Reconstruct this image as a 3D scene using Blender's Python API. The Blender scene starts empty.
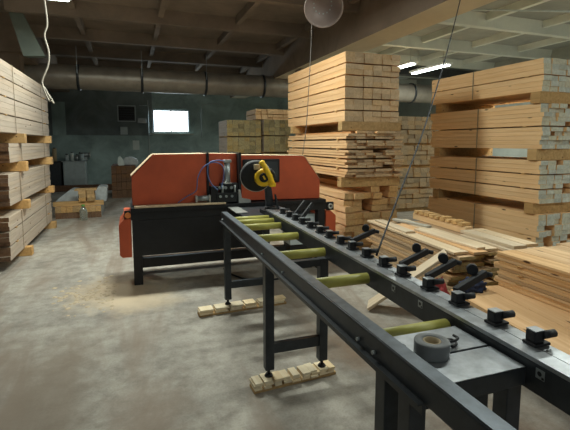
import bpy, bmesh, math, random
from mathutils import Vector, Matrix
R = random.Random(7)
S = bpy.context.scene
COL = S.collection
PI = math.pi

# ------------------------------------------------------------------ materials
def nt(name):
    m = bpy.data.materials.new(name); m.use_nodes = True
    t = m.node_tree; b = t.nodes['Principled BSDF']
    return m, t, b
def N(t, kind, **kw):
    n = t.nodes.new(kind)
    for k, v in kw.items():
        if k in n.inputs: n.inputs[k].default_value = v
        else: setattr(n, k, v)
    return n
def ramp(t, fac, stops):
    r = t.nodes.new('ShaderNodeValToRGB')
    e = r.color_ramp.elements
    while len(e) < len(stops): e.new(0.5)
    for el, (p, c) in zip(e, stops):
        el.position = p; el.color = (*c, 1)
    t.links.new(fac, r.inputs['Fac']); return r.outputs['Color']
def mix(t, fac, a, b, mode='MIX'):
    n = t.nodes.new('ShaderNodeMix'); n.data_type = 'RGBA'; n.blend_type = mode
    for sock, v in ((n.inputs[0], fac), (n.inputs[6], a), (n.inputs[7], b)):
        if hasattr(v, 'links'): t.links.new(v, sock)
        elif isinstance(v, (int, float)): sock.default_value = v
        else: sock.default_value = (*v, 1)
    return n.outputs[2]
def coords(t, scale, rnd=True):
    tc = N(t, 'ShaderNodeTexCoord'); mp = N(t, 'ShaderNodeMapping'); mp.inputs['Scale'].default_value = scale
    t.links.new(tc.outputs['Object'], mp.inputs['Vector'])
    if rnd:
        oi = N(t, 'ShaderNodeObjectInfo')
        ml = N(t, 'ShaderNodeMath', operation='MULTIPLY'); ml.inputs[1].default_value = 53.0
        t.links.new(oi.outputs['Random'], ml.inputs[0])
        ad = N(t, 'ShaderNodeVectorMath', operation='ADD')
        t.links.new(mp.outputs['Vector'], ad.inputs[0]); t.links.new(ml.outputs[0], ad.inputs[1])
        return ad.outputs[0], oi.outputs['Random']
    return mp.outputs['Vector'], None
def noise(t, vec, scale=1, detail=4, rough=.55, dist=0):
    n = N(t, 'ShaderNodeTexNoise'); n.inputs['Scale'].default_value = scale; n.inputs['Detail'].default_value = detail
    n.inputs['Roughness'].default_value = rough; n.inputs['Distortion'].default_value = dist
    t.links.new(vec, n.inputs['Vector']); return n.outputs['Fac']
def bump(t, b, h, strength=.3, dist=.01):
    n = N(t, 'ShaderNodeBump'); n.inputs['Strength'].default_value = strength; n.inputs['Distance'].default_value = dist
    t.links.new(h, n.inputs['Height']); t.links.new(n.outputs[0], b.inputs['Normal'])

def wood(name, light, dark, knot=(.10, .045, .02), tint=.25, knots=True, rough=.75):
    m, t, b = nt(name)
    v, rnd = coords(t, (26, 1.1, 26))
    c = ramp(t, noise(t, v, 1, 5, .6, .4), [(.3, dark), (.68, light)])
    if knots:
        v2, _ = coords(t, (9, 2.4, 9))
        vo = N(t, 'ShaderNodeTexVoronoi'); vo.inputs['Scale'].default_value = 1
        t.links.new(v2, vo.inputs['Vector'])
        k = ramp(t, vo.outputs['Distance'], [(.06, (1, 1, 1)), (.11, (0, 0, 0))])
        c = mix(t, k, c, knot)
    tn = ramp(t, rnd, [(0, (1 - tint,) * 3), (.5, (1, 1, 1)), (1, (1, 1 - tint * .35, 1 - tint * .9))])
    c = mix(t, 1.0, c, tn, 'MULTIPLY')
    t.links.new(c, b.inputs['Base Color']); b.inputs['Roughness'].default_value = rough
    b.inputs['Specular IOR Level'].default_value = .25
    return m
def endgrain(name, light, dark, tint=.3):
    m, t, b = nt(name)
    v, rnd = coords(t, (30, 30, 30))
    c = ramp(t, noise(t, v, 1, 4), [(.25, dark), (.7, light)])
    tn = ramp(t, rnd, [(0, (1 - tint,) * 3), (.4, (1, 1, 1)), (1, (1, 1 - tint * .4, 1 - tint))])
    c = mix(t, 1.0, c, tn, 'MULTIPLY')
    t.links.new(c, b.inputs['Base Color']); b.inputs['Roughness'].default_value = .85
    b.inputs['Specular IOR Level'].default_value = .2
    return m
def plain(name, col, rough=.5, metal=0., var=.2, scale=9, bmp=0, spec=.4, emit=None):
    m, t, b = nt(name)
    v, _ = coords(t, (scale,) * 3, False)
    f = noise(t, v, 1, 5, .6)
    c = ramp(t, f, [(.25, tuple(x * (1 - var) for x in col)), (.75, tuple(min(1, x * (1 + var)) for x in col))])
    t.links.new(c, b.inputs['Base Color'])
    b.inputs['Roughness'].default_value = rough; b.inputs['Metallic'].default_value = metal
    b.inputs['Specular IOR Level'].default_value = spec
    if bmp: bump(t, b, f, bmp)
    if emit:
        b.inputs['Emission Color'].default_value = (*emit[0], 1); b.inputs['Emission Strength'].default_value = emit[1]
    return m

M = {}
M['pine'] = wood('pine', (.78, .51, .275), (.64, .37, .17), tint=.14)
M['pine_light'] = wood('pine_light', (.78, .64, .46), (.62, .48, .32), tint=.15)
M['pine_gold'] = wood('pine_gold', (.86, .60, .335), (.75, .48, .235), tint=.07)
M['pine_pale'] = wood('pine_pale', (.60, .505, .405), (.46, .375, .29), tint=.1)
M['pine_knotty'] = wood('pine_knotty', (.82, .58, .33), (.54, .31, .14), tint=.34)
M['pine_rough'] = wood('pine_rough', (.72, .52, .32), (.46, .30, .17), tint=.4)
M['timber_dark'] = wood('timber_dark', (.20, .11, .065), (.12, .065, .04), tint=.3)
M['bearer'] = wood('bearer_wood', (.55, .36, .16), (.36, .22, .09), tint=.2)
M['bearer_gold'] = wood('bearer_gold', (.72, .46, .20), (.55, .33, .13), tint=.2)
M['grey_wood'] = wood('weathered_wood', (.50, .49, .44), (.34, .33, .29), tint=.2)
M['chip'] = wood('offcut_wood', (.92, .80, .58), (.78, .64, .42), tint=.2, knots=False)
M['olive_wood'] = wood('olive_weathered_wood', (.36, .33, .19), (.22, .20, .11), tint=.25)
M['end_tan'] = endgrain('end_tan', (.62, .46, .29), (.44, .31, .18), .2)
M['end_gold'] = endgrain('end_gold', (.62, .42, .21), (.42, .26, .11))
M['end_white'] = endgrain('end_whitewashed', (.62, .63, .55), (.42, .42, .34), tint=.22)
M['end_olive'] = endgrain('end_olive', (.46, .38, .20), (.27, .21, .10), tint=.35)
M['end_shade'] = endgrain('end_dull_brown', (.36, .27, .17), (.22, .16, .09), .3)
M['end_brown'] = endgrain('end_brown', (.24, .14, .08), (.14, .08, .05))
M['steel'] = plain('painted_dark_steel', (.035, .040, .045), .42, .3, .35, 14, spec=.5)
M['steel_top'] = plain('worn_steel', (.42, .44, .46), .42, .85, .3, 16)
M['rail_steel'] = plain('dull_blue_steel', (.15, .17, .19), .42, .75, .3, 16)
M['black'] = plain('black_paint', (.012, .012, .013), .5, 0, .3)
M['black_rubber'] = plain('black_rubber', (.02, .02, .022), .6, 0, .3)
M['grey_metal'] = plain('grey_metal', (.34, .37, .37), .4, .6, .2)
M['alu'] = plain('aluminium', (.62, .62, .58), .35, .7, .15)
M['yellow_roller'] = plain('yellow_roller_paint', (.47, .44, .10), .45, 0, .2, 7)
M['yellow'] = plain('yellow_plastic', (.92, .58, .02), .4, 0, .06)
M['dusty'] = plain('sawdust_covered', (.66, .50, .32), .95, 0, .25, 20)
M['sawdust'] = plain('loose_sawdust', (.50, .40, .27), .95, 0, .35, 30)
M['strap'] = plain('grey_strap', (.30, .23, .15), .5, 0, .2)
M['strap_white'] = plain('white_strap', (.72, .74, .70), .5, 0, .1)
M['duct'] = plain('zinc_duct', (.36, .32, .26), .4, .45, .25, 3)
M['pale_enamel'] = plain('pale_blue_grey_enamel', (.66, .74, .75), .5, 0, .08)
M['ebox'] = plain('light_grey_enamel', (.42, .48, .48), .5, 0, .12)
M['blue_hose'] = plain('blue_hose', (.10, .16, .34), .35, 0, .1)
M['cable_white'] = plain('white_cable', (.42, .38, .31), .6, 0, .1)
M['cable_grey'] = plain('grey_cable', (.16, .14, .12), .6, 0, .1)
M['cable_black'] = plain('black_cable', (.012, .014, .018), .6, 0, .1)
M['shade'] = plain('enamel_shade', (.40, .31, .27), .5, .1, .12, 6)
M['red_cloth'] = plain('red_cloth', (.38, .06, .06), .9, 0, .3)
M['blue_cloth'] = plain('navy_cloth', (.02, .03, .07), .9, 0, .3)
M['paper'] = plain('white_paper', (.62, .68, .64), .8, 0, .08)
M['tape'] = plain('grey_tape', (.17, .18, .18), .5, 0, .2)
M['card'] = plain('cardboard_core', (.42, .33, .20), .8, 0, .15)
M['tube'] = plain('lit_tube', (.9, .95, .92), .5, emit=((.88, 1, .94), 14))
M['fixture'] = plain('white_fixture', (.75, .78, .76), .5)
M['dark_pane'] = plain('dark_pane', (.05, .055, .055), .2)
M['orange_lens'] = plain('orange_reflector', (.85, .26, .07), .35)
M['glass_bottle'] = None
m, t, b = nt('clear_bottle'); b.inputs['Base Color'].default_value = (.75, .85, .78, 1); b.inputs['Roughness'].default_value = .08
b.inputs['Transmission Weight'].default_value = .85; M['glass_bottle'] = m
M['green'] = plain('green_plastic', (.10, .34, .06), .5)
M['plastic_sheet'] = plain('grey_plastic_sheet', (.46, .50, .50), .35, 0, .2, 12, .4)
M['pallet_grey'] = M['grey_wood']

# orange hood paint: reddish orange, sawdust lying on whatever faces up
def hood_mat():
    m, t, b = nt('orange_hood_paint')
    v, _ = coords(t, (4, 4, 4), False)
    c = ramp(t, noise(t, v, 1, 5), [(.3, (.50, .085, .028)), (.75, (.65, .112, .036))])
    t.links.new(c, b.inputs['Base Color']); b.inputs['Roughness'].default_value = .5
    return m
M['orange'] = hood_mat()

def floor_mat():
    m, t, b = nt('dusty_concrete')
    v, _ = coords(t, (1, 1, 1), False)
    a = noise(t, v, .55, 6, .62, .6); c1 = ramp(t, a, [(.30, (.30, .275, .235)), (.50, (.44, .405, .345)), (.72, (.56, .515, .43))])
    d = noise(t, v, 5.5, 6, .7); c2 = ramp(t, d, [(.34, (.50, .48, .46)), (.60, (1, 1, 1))])
    c = mix(t, .75, c1, c2, 'MULTIPLY')
    f = noise(t, v, 70, 3, .6); c3 = ramp(t, f, [(.35, (.80, .80, .80)), (.6, (1, 1, 1))])
    c = mix(t, .6, c, c3, 'MULTIPLY')
    vs, _ = coords(t, (2.1, .42, 1), False)
    g = ramp(t, noise(t, vs, .8, 5, .6, .8), [(.48, (0, 0, 0)), (.62, (.85,) * 3)])
    c = mix(t, g, c, (.27, .215, .165))
    # spilled sawdust: a worn patch in front of the machine's left foot
    def patch(cx, cy, r, col, c, amt=1., sc=(1, 1, 1)):
        mp = N(t, 'ShaderNodeMapping'); mp.inputs['Location'].default_value = (-cx * sc[0], -cy * sc[1], 0); mp.inputs['Scale'].default_value = sc
        tc = N(t, 'ShaderNodeTexCoord'); t.links.new(tc.outputs['Object'], mp.inputs['Vector'])
        ln = N(t, 'ShaderNodeVectorMath', operation='LENGTH'); t.links.new(mp.outputs[0], ln.inputs[0])
        n2 = noise(t, v, 4.2, 6, .7)
        ml = N(t, 'ShaderNodeMath', operation='MULTIPLY_ADD'); ml.inputs[1].default_value = 1.3 * r; t.links.new(n2, ml.inputs[0])
        t.links.new(ln.outputs['Value'], ml.inputs[2])
        k = ramp(t, ml.outputs[0], [(0, (amt,) * 3), (min(.99, r * 1.05 / 4), (amt,) * 3), (min(1, r * 1.75 / 4), (0, 0, 0))])
        # rescale the distance so a ramp in 0..1 covers 0..4 m
        t.nodes[-1]
        dv = N(t, 'ShaderNodeMath', operation='DIVIDE'); dv.inputs[1].default_value = 4.
        t.links.new(ml.outputs[0], dv.inputs[0])
        rn = k.node; t.links.new(dv.outputs[0], rn.inputs['Fac'])
        return mix(t, k, c, col)
    c = patch(-.15, 5.0, .62, (.62, .49, .33), c, .8)
    c = patch(.05, 4.55, .5, (.60, .48, .33), c, .7, (1, 1.6, 1))
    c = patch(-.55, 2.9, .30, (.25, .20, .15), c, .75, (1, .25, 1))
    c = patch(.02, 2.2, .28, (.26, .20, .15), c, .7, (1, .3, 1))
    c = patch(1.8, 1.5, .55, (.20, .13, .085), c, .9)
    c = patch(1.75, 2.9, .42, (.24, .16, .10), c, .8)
    t.links.new(c, b.inputs['Base Color']); b.inputs['Roughness'].default_value = .8
    b.inputs['Specular IOR Level'].default_value = .25
    bump(t, b, d, .25, .01)
    return m
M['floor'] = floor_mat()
def plaster(name, col, var=.25, sc=1.2):
    m, t, b = nt(name)
    v, _ = coords(t, (sc,) * 3, False)
    a = noise(t, v, 1, 7, .65, .5)
    c = ramp(t, a, [(.28, tuple(x * (1 - var) for x in col)), (.72, tuple(x * (1 + var) for x in col))])
    t.links.new(c, b.inputs['Base Color']); b.inputs['Roughness'].default_value = .9; b.inputs['Specular IOR Level'].default_value = .2
    bump(t, b, noise(t, v, 14, 4), .25, .01)
    return m
M['wall_low'] = plaster('grey_green_plaster', (.33, .43, .415), .38)
M['wall_high'] = plaster('dark_sooty_plaster', (.19, .225, .225), .35)
M['ceiling'] = plaster('light_toned_concrete', (.40, .37, .32), .22)
M['ceiling_dim'] = plaster('brown_dusty_dim_ceiling', (.23, .185, .145), .25)  # left bay's weaker light put into a darker, browner ceiling colour
M['ceiling'] = plaster('grey_concrete_slab', (.33, .35, .32), .2)
M['ceil_lit'] = plaster('light_toned_concrete', (.66, .71, .66), .12)  # whitewash brightened: right bay's stronger light put into beam and rib colour
M['girder_soffit'] = plaster('lit_cream_soffit', (.66, .60, .46), .12)  # bounced light on the girder's underside and right side, put into the colour
M['girder'] = plaster('dusty_girder_concrete', (.40, .34, .25), .22)
M['pale_concrete'] = plaster('pale_green_concrete', (.36, .39, .35), .2)
M['bracket'] = plaster('grey_green_concrete', (.17, .20, .17), .2)
M['column'] = plaster('brown_grey_concrete', (.26, .20, .15), .25)

# ------------------------------------------------------------------ mesh tools
class MB:
    def __init__(s): s.bm = bmesh.new()
    def box(s, x0, x1, y0, y1, z0, z1, bev=0, mi=0, rot=None, piv=None):
        g = bmesh.ops.create_cube(s.bm, size=1)['verts']
        fs = set(f for v in g for f in v.link_faces)
        for f in fs: f.material_index = mi
        for v in g:
            v.co = Vector(((x0 + x1) / 2 + v.co.x * (x1 - x0), (y0 + y1) / 2 + v.co.y * (y1 - y0), (z0 + z1) / 2 + v.co.z * (z1 - z0)))
        if bev:
            es = set(e for v in g for e in v.link_edges)
            r = bmesh.ops.bevel(s.bm, geom=list(es), offset=bev, segments=2, affect='EDGES', profile=.6)
            g = list({v for f in r['faces'] for v in f.verts} | {v for v in g if v.is_valid})
        if rot is not None:
            bmesh.ops.rotate(s.bm, verts=[v for v in g if v.is_valid], cent=piv or ((x0 + x1) / 2, (y0 + y1) / 2, (z0 + z1) / 2), matrix=rot)
        return s
    def cyl(s, p, q, r, r2=None, seg=16, mi=0, caps=True):
        p, q = Vector(p), Vector(q); d = q - p
        ret = bmesh.ops.create_cone(s.bm, cap_ends=caps, segments=seg, radius1=r, radius2=r if r2 is None else r2, depth=d.length)
        vs = ret['verts']
        for f in set(f for v in vs for f in v.link_faces):
            f.material_index = mi
            if len(f.verts) == 4: f.smooth = True
        mt = Matrix.Translation((p + q) / 2) @ Vector((0, 0, 1)).rotation_difference(d).to_matrix().to_4x4()
        bmesh.ops.transform(s.bm, matrix=mt, verts=vs); return s
    def prism(s, pts, y0, y1, axis='y', mi=0, bev=0):
        """outline of (x,z) pairs carried along y (or (y,z) along x, (x,y) along z)"""
        def P(a, b, c): return {'y': (a, c, b), 'x': (c, a, b), 'z': (a, b, c)}[axis]
        A = [s.bm.verts.new(P(a, b, y0)) for a, b in pts]; B = [s.bm.verts.new(P(a, b, y1)) for a, b in pts]
        fs = [s.bm.faces.new(A), s.bm.faces.new(B)]
        n = len(pts)
        for i in range(n): fs.append(s.bm.faces.new((A[i], A[(i + 1) % n], B[(i + 1) % n], B[i])))
        for f in fs: f.material_index = mi
        bmesh.ops.recalc_face_normals(s.bm, faces=fs)
        if bev:
            bmesh.ops.bevel(s.bm, geom=list({e for f in fs for e in f.edges}), offset=bev, segments=2, affect='EDGES')
        return s
    def lathe(s, prof, c, ax=(0, 0, 1), seg=28, mi=0):
        """prof: (radius, height) pairs turned about ax through c"""
        rot = Vector((0, 0, 1)).rotation_difference(Vector(ax)).to_matrix()
        rings = []
        for r, h in prof:
            if r < 1e-5: rings.append([s.bm.verts.new(Vector(c) + rot @ Vector((0, 0, h)))])
            else: rings.append([s.bm.verts.new(Vector(c) + rot @ Vector((r * math.cos(2 * PI * k / seg), r * math.sin(2 * PI * k / seg), h))) for k in range(seg)])
        fs = []
        for a, b2 in zip(rings, rings[1:]):
            for k in range(seg):
                k2 = (k + 1) % seg
                if len(a) == 1 and len(b2) == 1: continue
                if len(a) == 1: f = (a[0], b2[k2], b2[k])
                elif len(b2) == 1: f = (a[k], a[k2], b2[0])
                else: f = (a[k], a[k2], b2[k2], b2[k])
                fs.append(s.bm.faces.new(f))
        for f in fs: f.smooth = True; f.material_index = mi
        bmesh.ops.recalc_face_normals(s.bm, faces=fs)
        return s
    def tube(s, pts, r, seg=8, sub=6, mi=0):
        P = [Vector(p) for p in pts]; C = []
        for i in range(len(P) - 1):
            a, b2 = P[i], P[i + 1]; pa = P[i - 1] if i else a * 2 - b2; pb = P[i + 2] if i + 2 < len(P) else b2 * 2 - a
            for k in range(sub):
                u = k / sub
                C.append(.5 * ((2 * a) + (b2 - pa) * u + (2 * pa - 5 * a + 4 * b2 - pb) * u * u + (3 * a - pa - 3 * b2 + pb) * u ** 3))
        C.append(P[-1]); rings = []
        nrm = None
        for i, c in enumerate(C):
            d = (C[min(i + 1, len(C) - 1)] - C[max(i - 1, 0)]).normalized()
            if nrm is None: nrm = d.orthogonal().normalized()
            nrm = (nrm - d * nrm.dot(d)).normalized(); bi = d.cross(nrm)
            rings.append([s.bm.verts.new(c + r * (nrm * math.cos(2 * PI * k / seg) + bi * math.sin(2 * PI * k / seg))) for k in range(seg)])
        for a, b2 in zip(rings, rings[1:]):
            for k in range(seg):
                f = s.bm.faces.new((a[k], a[(k + 1) % seg], b2[(k + 1) % seg], b2[k])); f.smooth = True; f.material_index = mi
        s.bm.faces.new(rings[0][::-1]).material_index = mi; s.bm.faces.new(rings[-1]).material_index = mi
        return s
    def build(s, name, mats, parent=None, loc=(0, 0, 0), rz=0):
        me = bpy.data.meshes.new(name); s.bm.normal_update(); s.bm.to_mesh(me); s.bm.free()
        for mm in (mats if isinstance(mats, (list, tuple)) else [mats]): me.materials.append(M[mm])
        o = bpy.data.objects.new(name, me); COL.objects.link(o); o.location = loc; o.rotation_euler = (0, 0, rz)
        if parent: o.parent = parent
        return o
def tag(o, label=None, cat=None, group=None, kind=None):
    for k, v in (('label', label), ('category', cat), ('group', group), ('kind', kind)):
        if v: o[k] = v
    return o
def thing(name, label, cat, loc=(0, 0, 0), rz=0, group=None):
    o = bpy.data.objects.new(name, None); o.empty_display_size = .1; COL.objects.link(o)
    o.location = loc; o.rotation_euler = (0, 0, rz); return tag(o, label, cat, group)
def struct(o): o['kind'] = 'structure'; return o

_bm = {}
def board_mesh(w, l, h, mats, name='board'):
    """a sawn board, length along y, centred; sides in the first material, sawn ends in the second"""
    k = (round(w, 3), round(l, 3), round(h, 3), mats)
    if k in _bm: return _bm[k]
    bm = bmesh.new(); g = bmesh.ops.create_cube(bm, size=1)['verts']
    for v in g: v.co = Vector((v.co.x * w, v.co.y * l, v.co.z * h))
    for f in bm.faces: f.material_index = 1 if abs(f.normal.y) > .9 else 0
    be = min(.0025, h * .08)
    bmesh.ops.bevel(bm, geom=[e for e in bm.edges if abs((e.verts[0].co - e.verts[1].co).y) > l * .5], offset=be, segments=1, affect='EDGES')
    me = bpy.data.meshes.new(name); bm.to_mesh(me); bm.free()
    for q in mats: me.materials.append(M[q])
    _bm[k] = me; return me
def board(name, w, l, h, mats, loc, rz=0, parent=None, rx=0, ry=0):
    o = bpy.data.objects.new(name, board_mesh(w, l, h, mats)); COL.objects.link(o)
    o.location = loc; o.rotation_euler = (rx, ry, rz)
    if parent: o.parent = parent
    return o

def bundle(label, x0, y0, y1, z0, z1, cols, w, layers, mats, stick=.022, jy=.02, skip=(), straps=(), strapm='strap',
           group='lumber bundles', name='lumber_bundle', jx=.0, rz=0, sticks=None, ysk=(.12, .88), stickm='bearer_gold', gap=.0012):
    """strapped pack: layers = courses per sticker layer (from the bottom); every board a part"""
    W = cols * w; L = y1 - y0; tot = sum(layers); h = (z1 - z0 - stick * (len(layers) - 1)) / tot
    t = thing(name, label, 'lumber', (x0, y0, z0), rz, group)
    z = 0
    for li, nc in enumerate(layers):
        for c in range(nc):
            for k in range(cols):
                if (li, c, k) in skip: continue
                dy = R.uniform(-jy, jy)
                board('board', w - .005, L - .04, h - gap, mats, ((k + .5) * w + R.uniform(-jx, jx), L / 2 + dy, z + h / 2), parent=t)
            z += h
        if li < len(layers) - 1:
            for f in ysk:
                MB().box(-.01, W + .01, L * f - .03, L * f + .03, z + .0005, z + stick - .001).build('sticker', stickm, t)
            z += stick
    for f in straps:
        y = L * f; a = .004; H = z1 - z0
        b = MB(); b.box(-a - .004, -.004 - jx, y - .008, y + .008, .002, H + .0025); b.box(W + .004 + jx, W + .008 + jx, y - .008, y + .008, .002, H + .0025)
        b.box(-a, W + .004, y - .012, y + .012, H + .0005, H + .0025)
        b.build('strap', strapm, t)
    return t
def bearer(label, x0, x1, y0, y1, z0, z1, mat='bearer', group='timber bearers'):
    o = MB().box(0, x1 - x0, 0, y1 - y0, 0, z1 - z0, .004).build('timber_bearer', mat, loc=(x0, y0, z0))
    return tag(o, label, 'bearer', group)

# ------------------------------------------------------------------ the hall
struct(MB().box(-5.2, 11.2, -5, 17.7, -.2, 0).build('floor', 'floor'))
wb_ = MB(); wb_.box(-5.2, 11.2, 17.5, 17.7, 0, 1.95)
# window opening left in the upper wall
for a in ((-5.2, .85, 1.95, 4.25), (2.28, 11.2, 1.95, 4.25), (.85, 2.28, 1.95, 2.06), (.85, 2.28, 2.98, 4.25)):
    wb_.box(a[0], a[1], 17.5, 17.7, a[2], a[3], mi=0 if a[0] >= .8 else 1)
struct(wb_.build('wall_back', ['wall_low', 'wall_high']))
struct(MB().box(-5.4, -5.2, -5, 17.7, 0, 4.25).build('wall_left', 'wall_high'))
struct(MB().box(11.2, 11.4, -5, 17.7, 0, 4.25).build('wall_right', 'pale_concrete'))
struct(MB().box(-5.4, 4.25, -5, 17.7, 4.25, 4.45).build('ceiling', 'ceiling_dim'))
struct(MB().box(4.2501, 11.4, -5, 17.7, 4.25, 4.45).build('ceiling', 'ceiling'))
for i, y in enumerate((-3, -1, 1, 3, 5, 7, 9, 11, 13, 15)):
    for x0, x1 in ((-5.2, -2.6), (-2.0, 3.95), (4.55, 11.2)):
        struct(MB().prism([(y, 4.0), (y + .14, 4.0), (y + .22, 4.249), (y - .06, 4.249)], x0 + .001, x1 - .001, 'x').build('ceiling_beam', 'ceil_lit' if x0 > 4 else 'ceiling_dim'))
    for k in range(10):
        x = -4.0 + 1.55 * k
        if -2.7 < x < -1.9 or 3.85 < x < 4.65: continue
        struct(MB().box(x - .05, x + .05, y + .24, y + 1.93, 4.10, 4.249).build('ceiling_rib', 'ceil_lit' if x > 4 else 'ceiling_dim'))
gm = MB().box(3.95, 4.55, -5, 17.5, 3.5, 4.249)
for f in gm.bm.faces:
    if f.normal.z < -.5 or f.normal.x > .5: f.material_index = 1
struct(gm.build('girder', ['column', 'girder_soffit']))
struct(MB().box(-2.6, -2.0, 10.2, 17.5, 3.5, 4.249).build('girder', 'column'))
struct(MB().box(4.05, 4.45, 10.0, 10.4, 0, 3.499).build('pillar', 'column'))
struct(MB().box(-2.5, -2.1, 10.4, 10.8, 0, 3.499).build('pillar', 'column'))
struct(MB().box(-2.3, -1.9, 6.98, 7.4, 2.80, 4.0).build('pillar', 'column')) if False else None
struct(MB().prism([(-2.06, 4.249), (-1.88, 4.249), (-1.46, 3.30), (-1.82, 3.28)], 9.35, 9.55).build('concrete_bracket', 'bracket'))

# window in the back wall, bright daylight outside it
wf = MB()
for a in ((.86, .91, 2.07, 2.97), (2.22, 2.27, 2.07, 2.97), (.91, 2.22, 2.07, 2.12), (.91, 2.22, 2.92, 2.97), (1.545, 1.585, 2.12, 2.92)):
    wf.box(a[0], a[1], 17.53, 17.6, a[2], a[3])
wn = struct(wf.build('window_1', 'grey_metal'))
m, t, b = nt('frosted_daylit_pane'); b.inputs['Base Color'].default_value = (.8, .88, .9, 1)
b.inputs['Emission Color'].default_value = (.75, .92, 1, 1); b.inputs['Emission Strength'].default_value = 9
v, _ = coords(t, (3, 3, 3), False)
t.links.new(ramp(t, noise(t, v, 1, 2), [(.3, (.62, .82, .95)), (.7, (.9, 1, 1))]), b.inputs['Emission Color']); M['pane'] = m
MB().box(.911, 1.544, 17.56, 17.57, 2.121, 2.919).box(1.586, 2.219, 17.56, 17.57, 2.121, 2.919).build('window_pane', 'pane', wn)
MB().box(.75, 2.4, 17.36, 17.499, 1.98, 2.04).build('window_sill', 'pale_concrete', wn)

ld = bpy.data.lights.new('window_daylight', 'AREA'); ld.shape = 'RECTANGLE'; ld.size = 1.3; ld.size_y = .8; ld.energy = 70; ld.color = (.72, .9, 1)
lo = bpy.data.objects.new('window_daylight', ld); COL.objects.link(lo); lo.location = (1.565, 17.52, 2.52); lo.rotation_euler = (-PI / 2, 0, 0)
# ------------------------------------------------------------------ lamps
def fluorescent(label, x, y, z, along='y', L=1.3, power=60, light=True):
    t = thing('fluorescent_lamp', label, 'lamp', (x, y, z))
    dx, dy = (.13, L / 2) if along == 'y' else (L / 2, .13)
    MB().box(-dx, dx, -dy, dy, .05, .10, .01).build('lamp_housing', 'fixture', t)
    for s in (-1, 1):
        o = (.045 * s, 0) if along == 'y' else (0, .045 * s)
        e = (0, L / 2 - .03) if along == 'y' else (L / 2 - .03, 0)
        MB().cyl((o[0] - e[0], o[1] - e[1], .025), (o[0] + e[0], o[1] + e[1], .025), .018, seg=10).build('tube', 'tube', t)
    h = MB()
    for s in (-.7, .7):
        p = (0, s * dy) if along == 'y' else (s * dx, 0)
        h.cyl((p[0], p[1], .10), (p[0], p[1], max(.12, 4.248 - z)), .006, seg=6)
    h.build('hanger_rod', 'grey_metal', t)
    if light:
        ld = bpy.data.lights.new('fluorescent_light', 'AREA'); ld.shape = 'RECTANGLE'; ld.size = .2 if along == 'y' else L; ld.size_y = L if along == 'y' else .2
        ld.energy = power; ld.color = (.93, 1, .93)
        lo = bpy.data.objects.new('fluorescent_light', ld); COL.objects.link(lo); lo.location = (x, y, z - .005)
    return t
fluorescent('lit fluorescent tube lamp at the top left edge above the white cable', -1.02, 7.45, 3.80, 'x', .5, 85)
fluorescent('long lit fluorescent lamp just left of the right lumber stack top', 7.75, 9.8, 3.62, 'y', 1.5, 230)
fluorescent('lit fluorescent lamp beside the corner of the tall centre stack', 6.95, 9.95, 3.66, 'y', 1.1, 90)
LAMP = 'hall lamps outside the view'
for (x, y, p) in ((.7, 5.6, 275), (2.7, 2.7, 60), (-.6, -2.6, 60), (7.4, 4.5, 300), (7.4, .5, 160)):  # unseen lamps; the centre bay pair is added to brighten the stack faces
    fluorescent('unseen fluorescent lamp out of view, placed to light the hall', x, y, 3.9, 'x', 1.3, p)['group'] = LAMP

# dome lamp
def dome():
    ax = Vector((-.28, -.80, -.52)).normalized()
    t = thing('pendant_lamp', 'round pinkish enamel dome lamp hanging by the girder', 'lamp', (2.14, 4.6, 3.19))
    prof = [(.225, .0), (.215, .004), (.20, -.05), (.165, -.11), (.11, -.155), (.06, -.17), (0, -.172)]
    out = [(0, -.18), (.065, -.178), (.118, -.162), (.172, -.116), (.208, -.05), (.225, .0)]
    MB().lathe(out + prof[1:], (0, 0, 0), ax, 36).build('lamp_shade', 'shade', t)
    MB().cyl(-ax * .175, -ax * .25, .05, .035).build('lamp_socket', 'grey_metal', t)
    b = MB(); rot = Vector((0, 0, 1)).rotation_difference(ax).to_matrix()
    for k in range(14):
        a = 2 * PI * k / 14; p = rot @ Vector((.105 * math.cos(a), .105 * math.sin(a), -.152))
        b.cyl(p, p + ax * .008, .008, seg=8)
    b.build('vent_ring', 'paper', t)
    e = -ax * .25
    MB().tube([e, e + Vector((.03, .06, .12)), (e.x + .05, e.y + .08, 1.05)], .012).build('lamp_stem', 'grey_metal', t)
dome()

# ------------------------------------------------------------------ duct under the back beams
d = thing('ventilation_duct', 'long round metal duct running under the ceiling at the back', 'duct', (0, 12, 3.29))
MB().cyl((-5.15, 0, 0), (11.1, 0, 0), .30, seg=36, caps=False).build('duct_pipe', 'duct', d)
for x in (-3.0, -1.15, .35, 2.0, 3.65, 5.4, 7.0, 8.75, 10.4):
    MB().lathe([(.302, -.03), (.325, -.03), (.325, .03), (.302, .03)], (x, 0, 0), (1, 0, 0), 36).build('duct_ring', 'steel', d)
    MB().box(x - .006, x + .006, -.32, -.313, 0, .71).build('duct_hanger', 'grey_metal', d) if x != 3.65 else None

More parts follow.
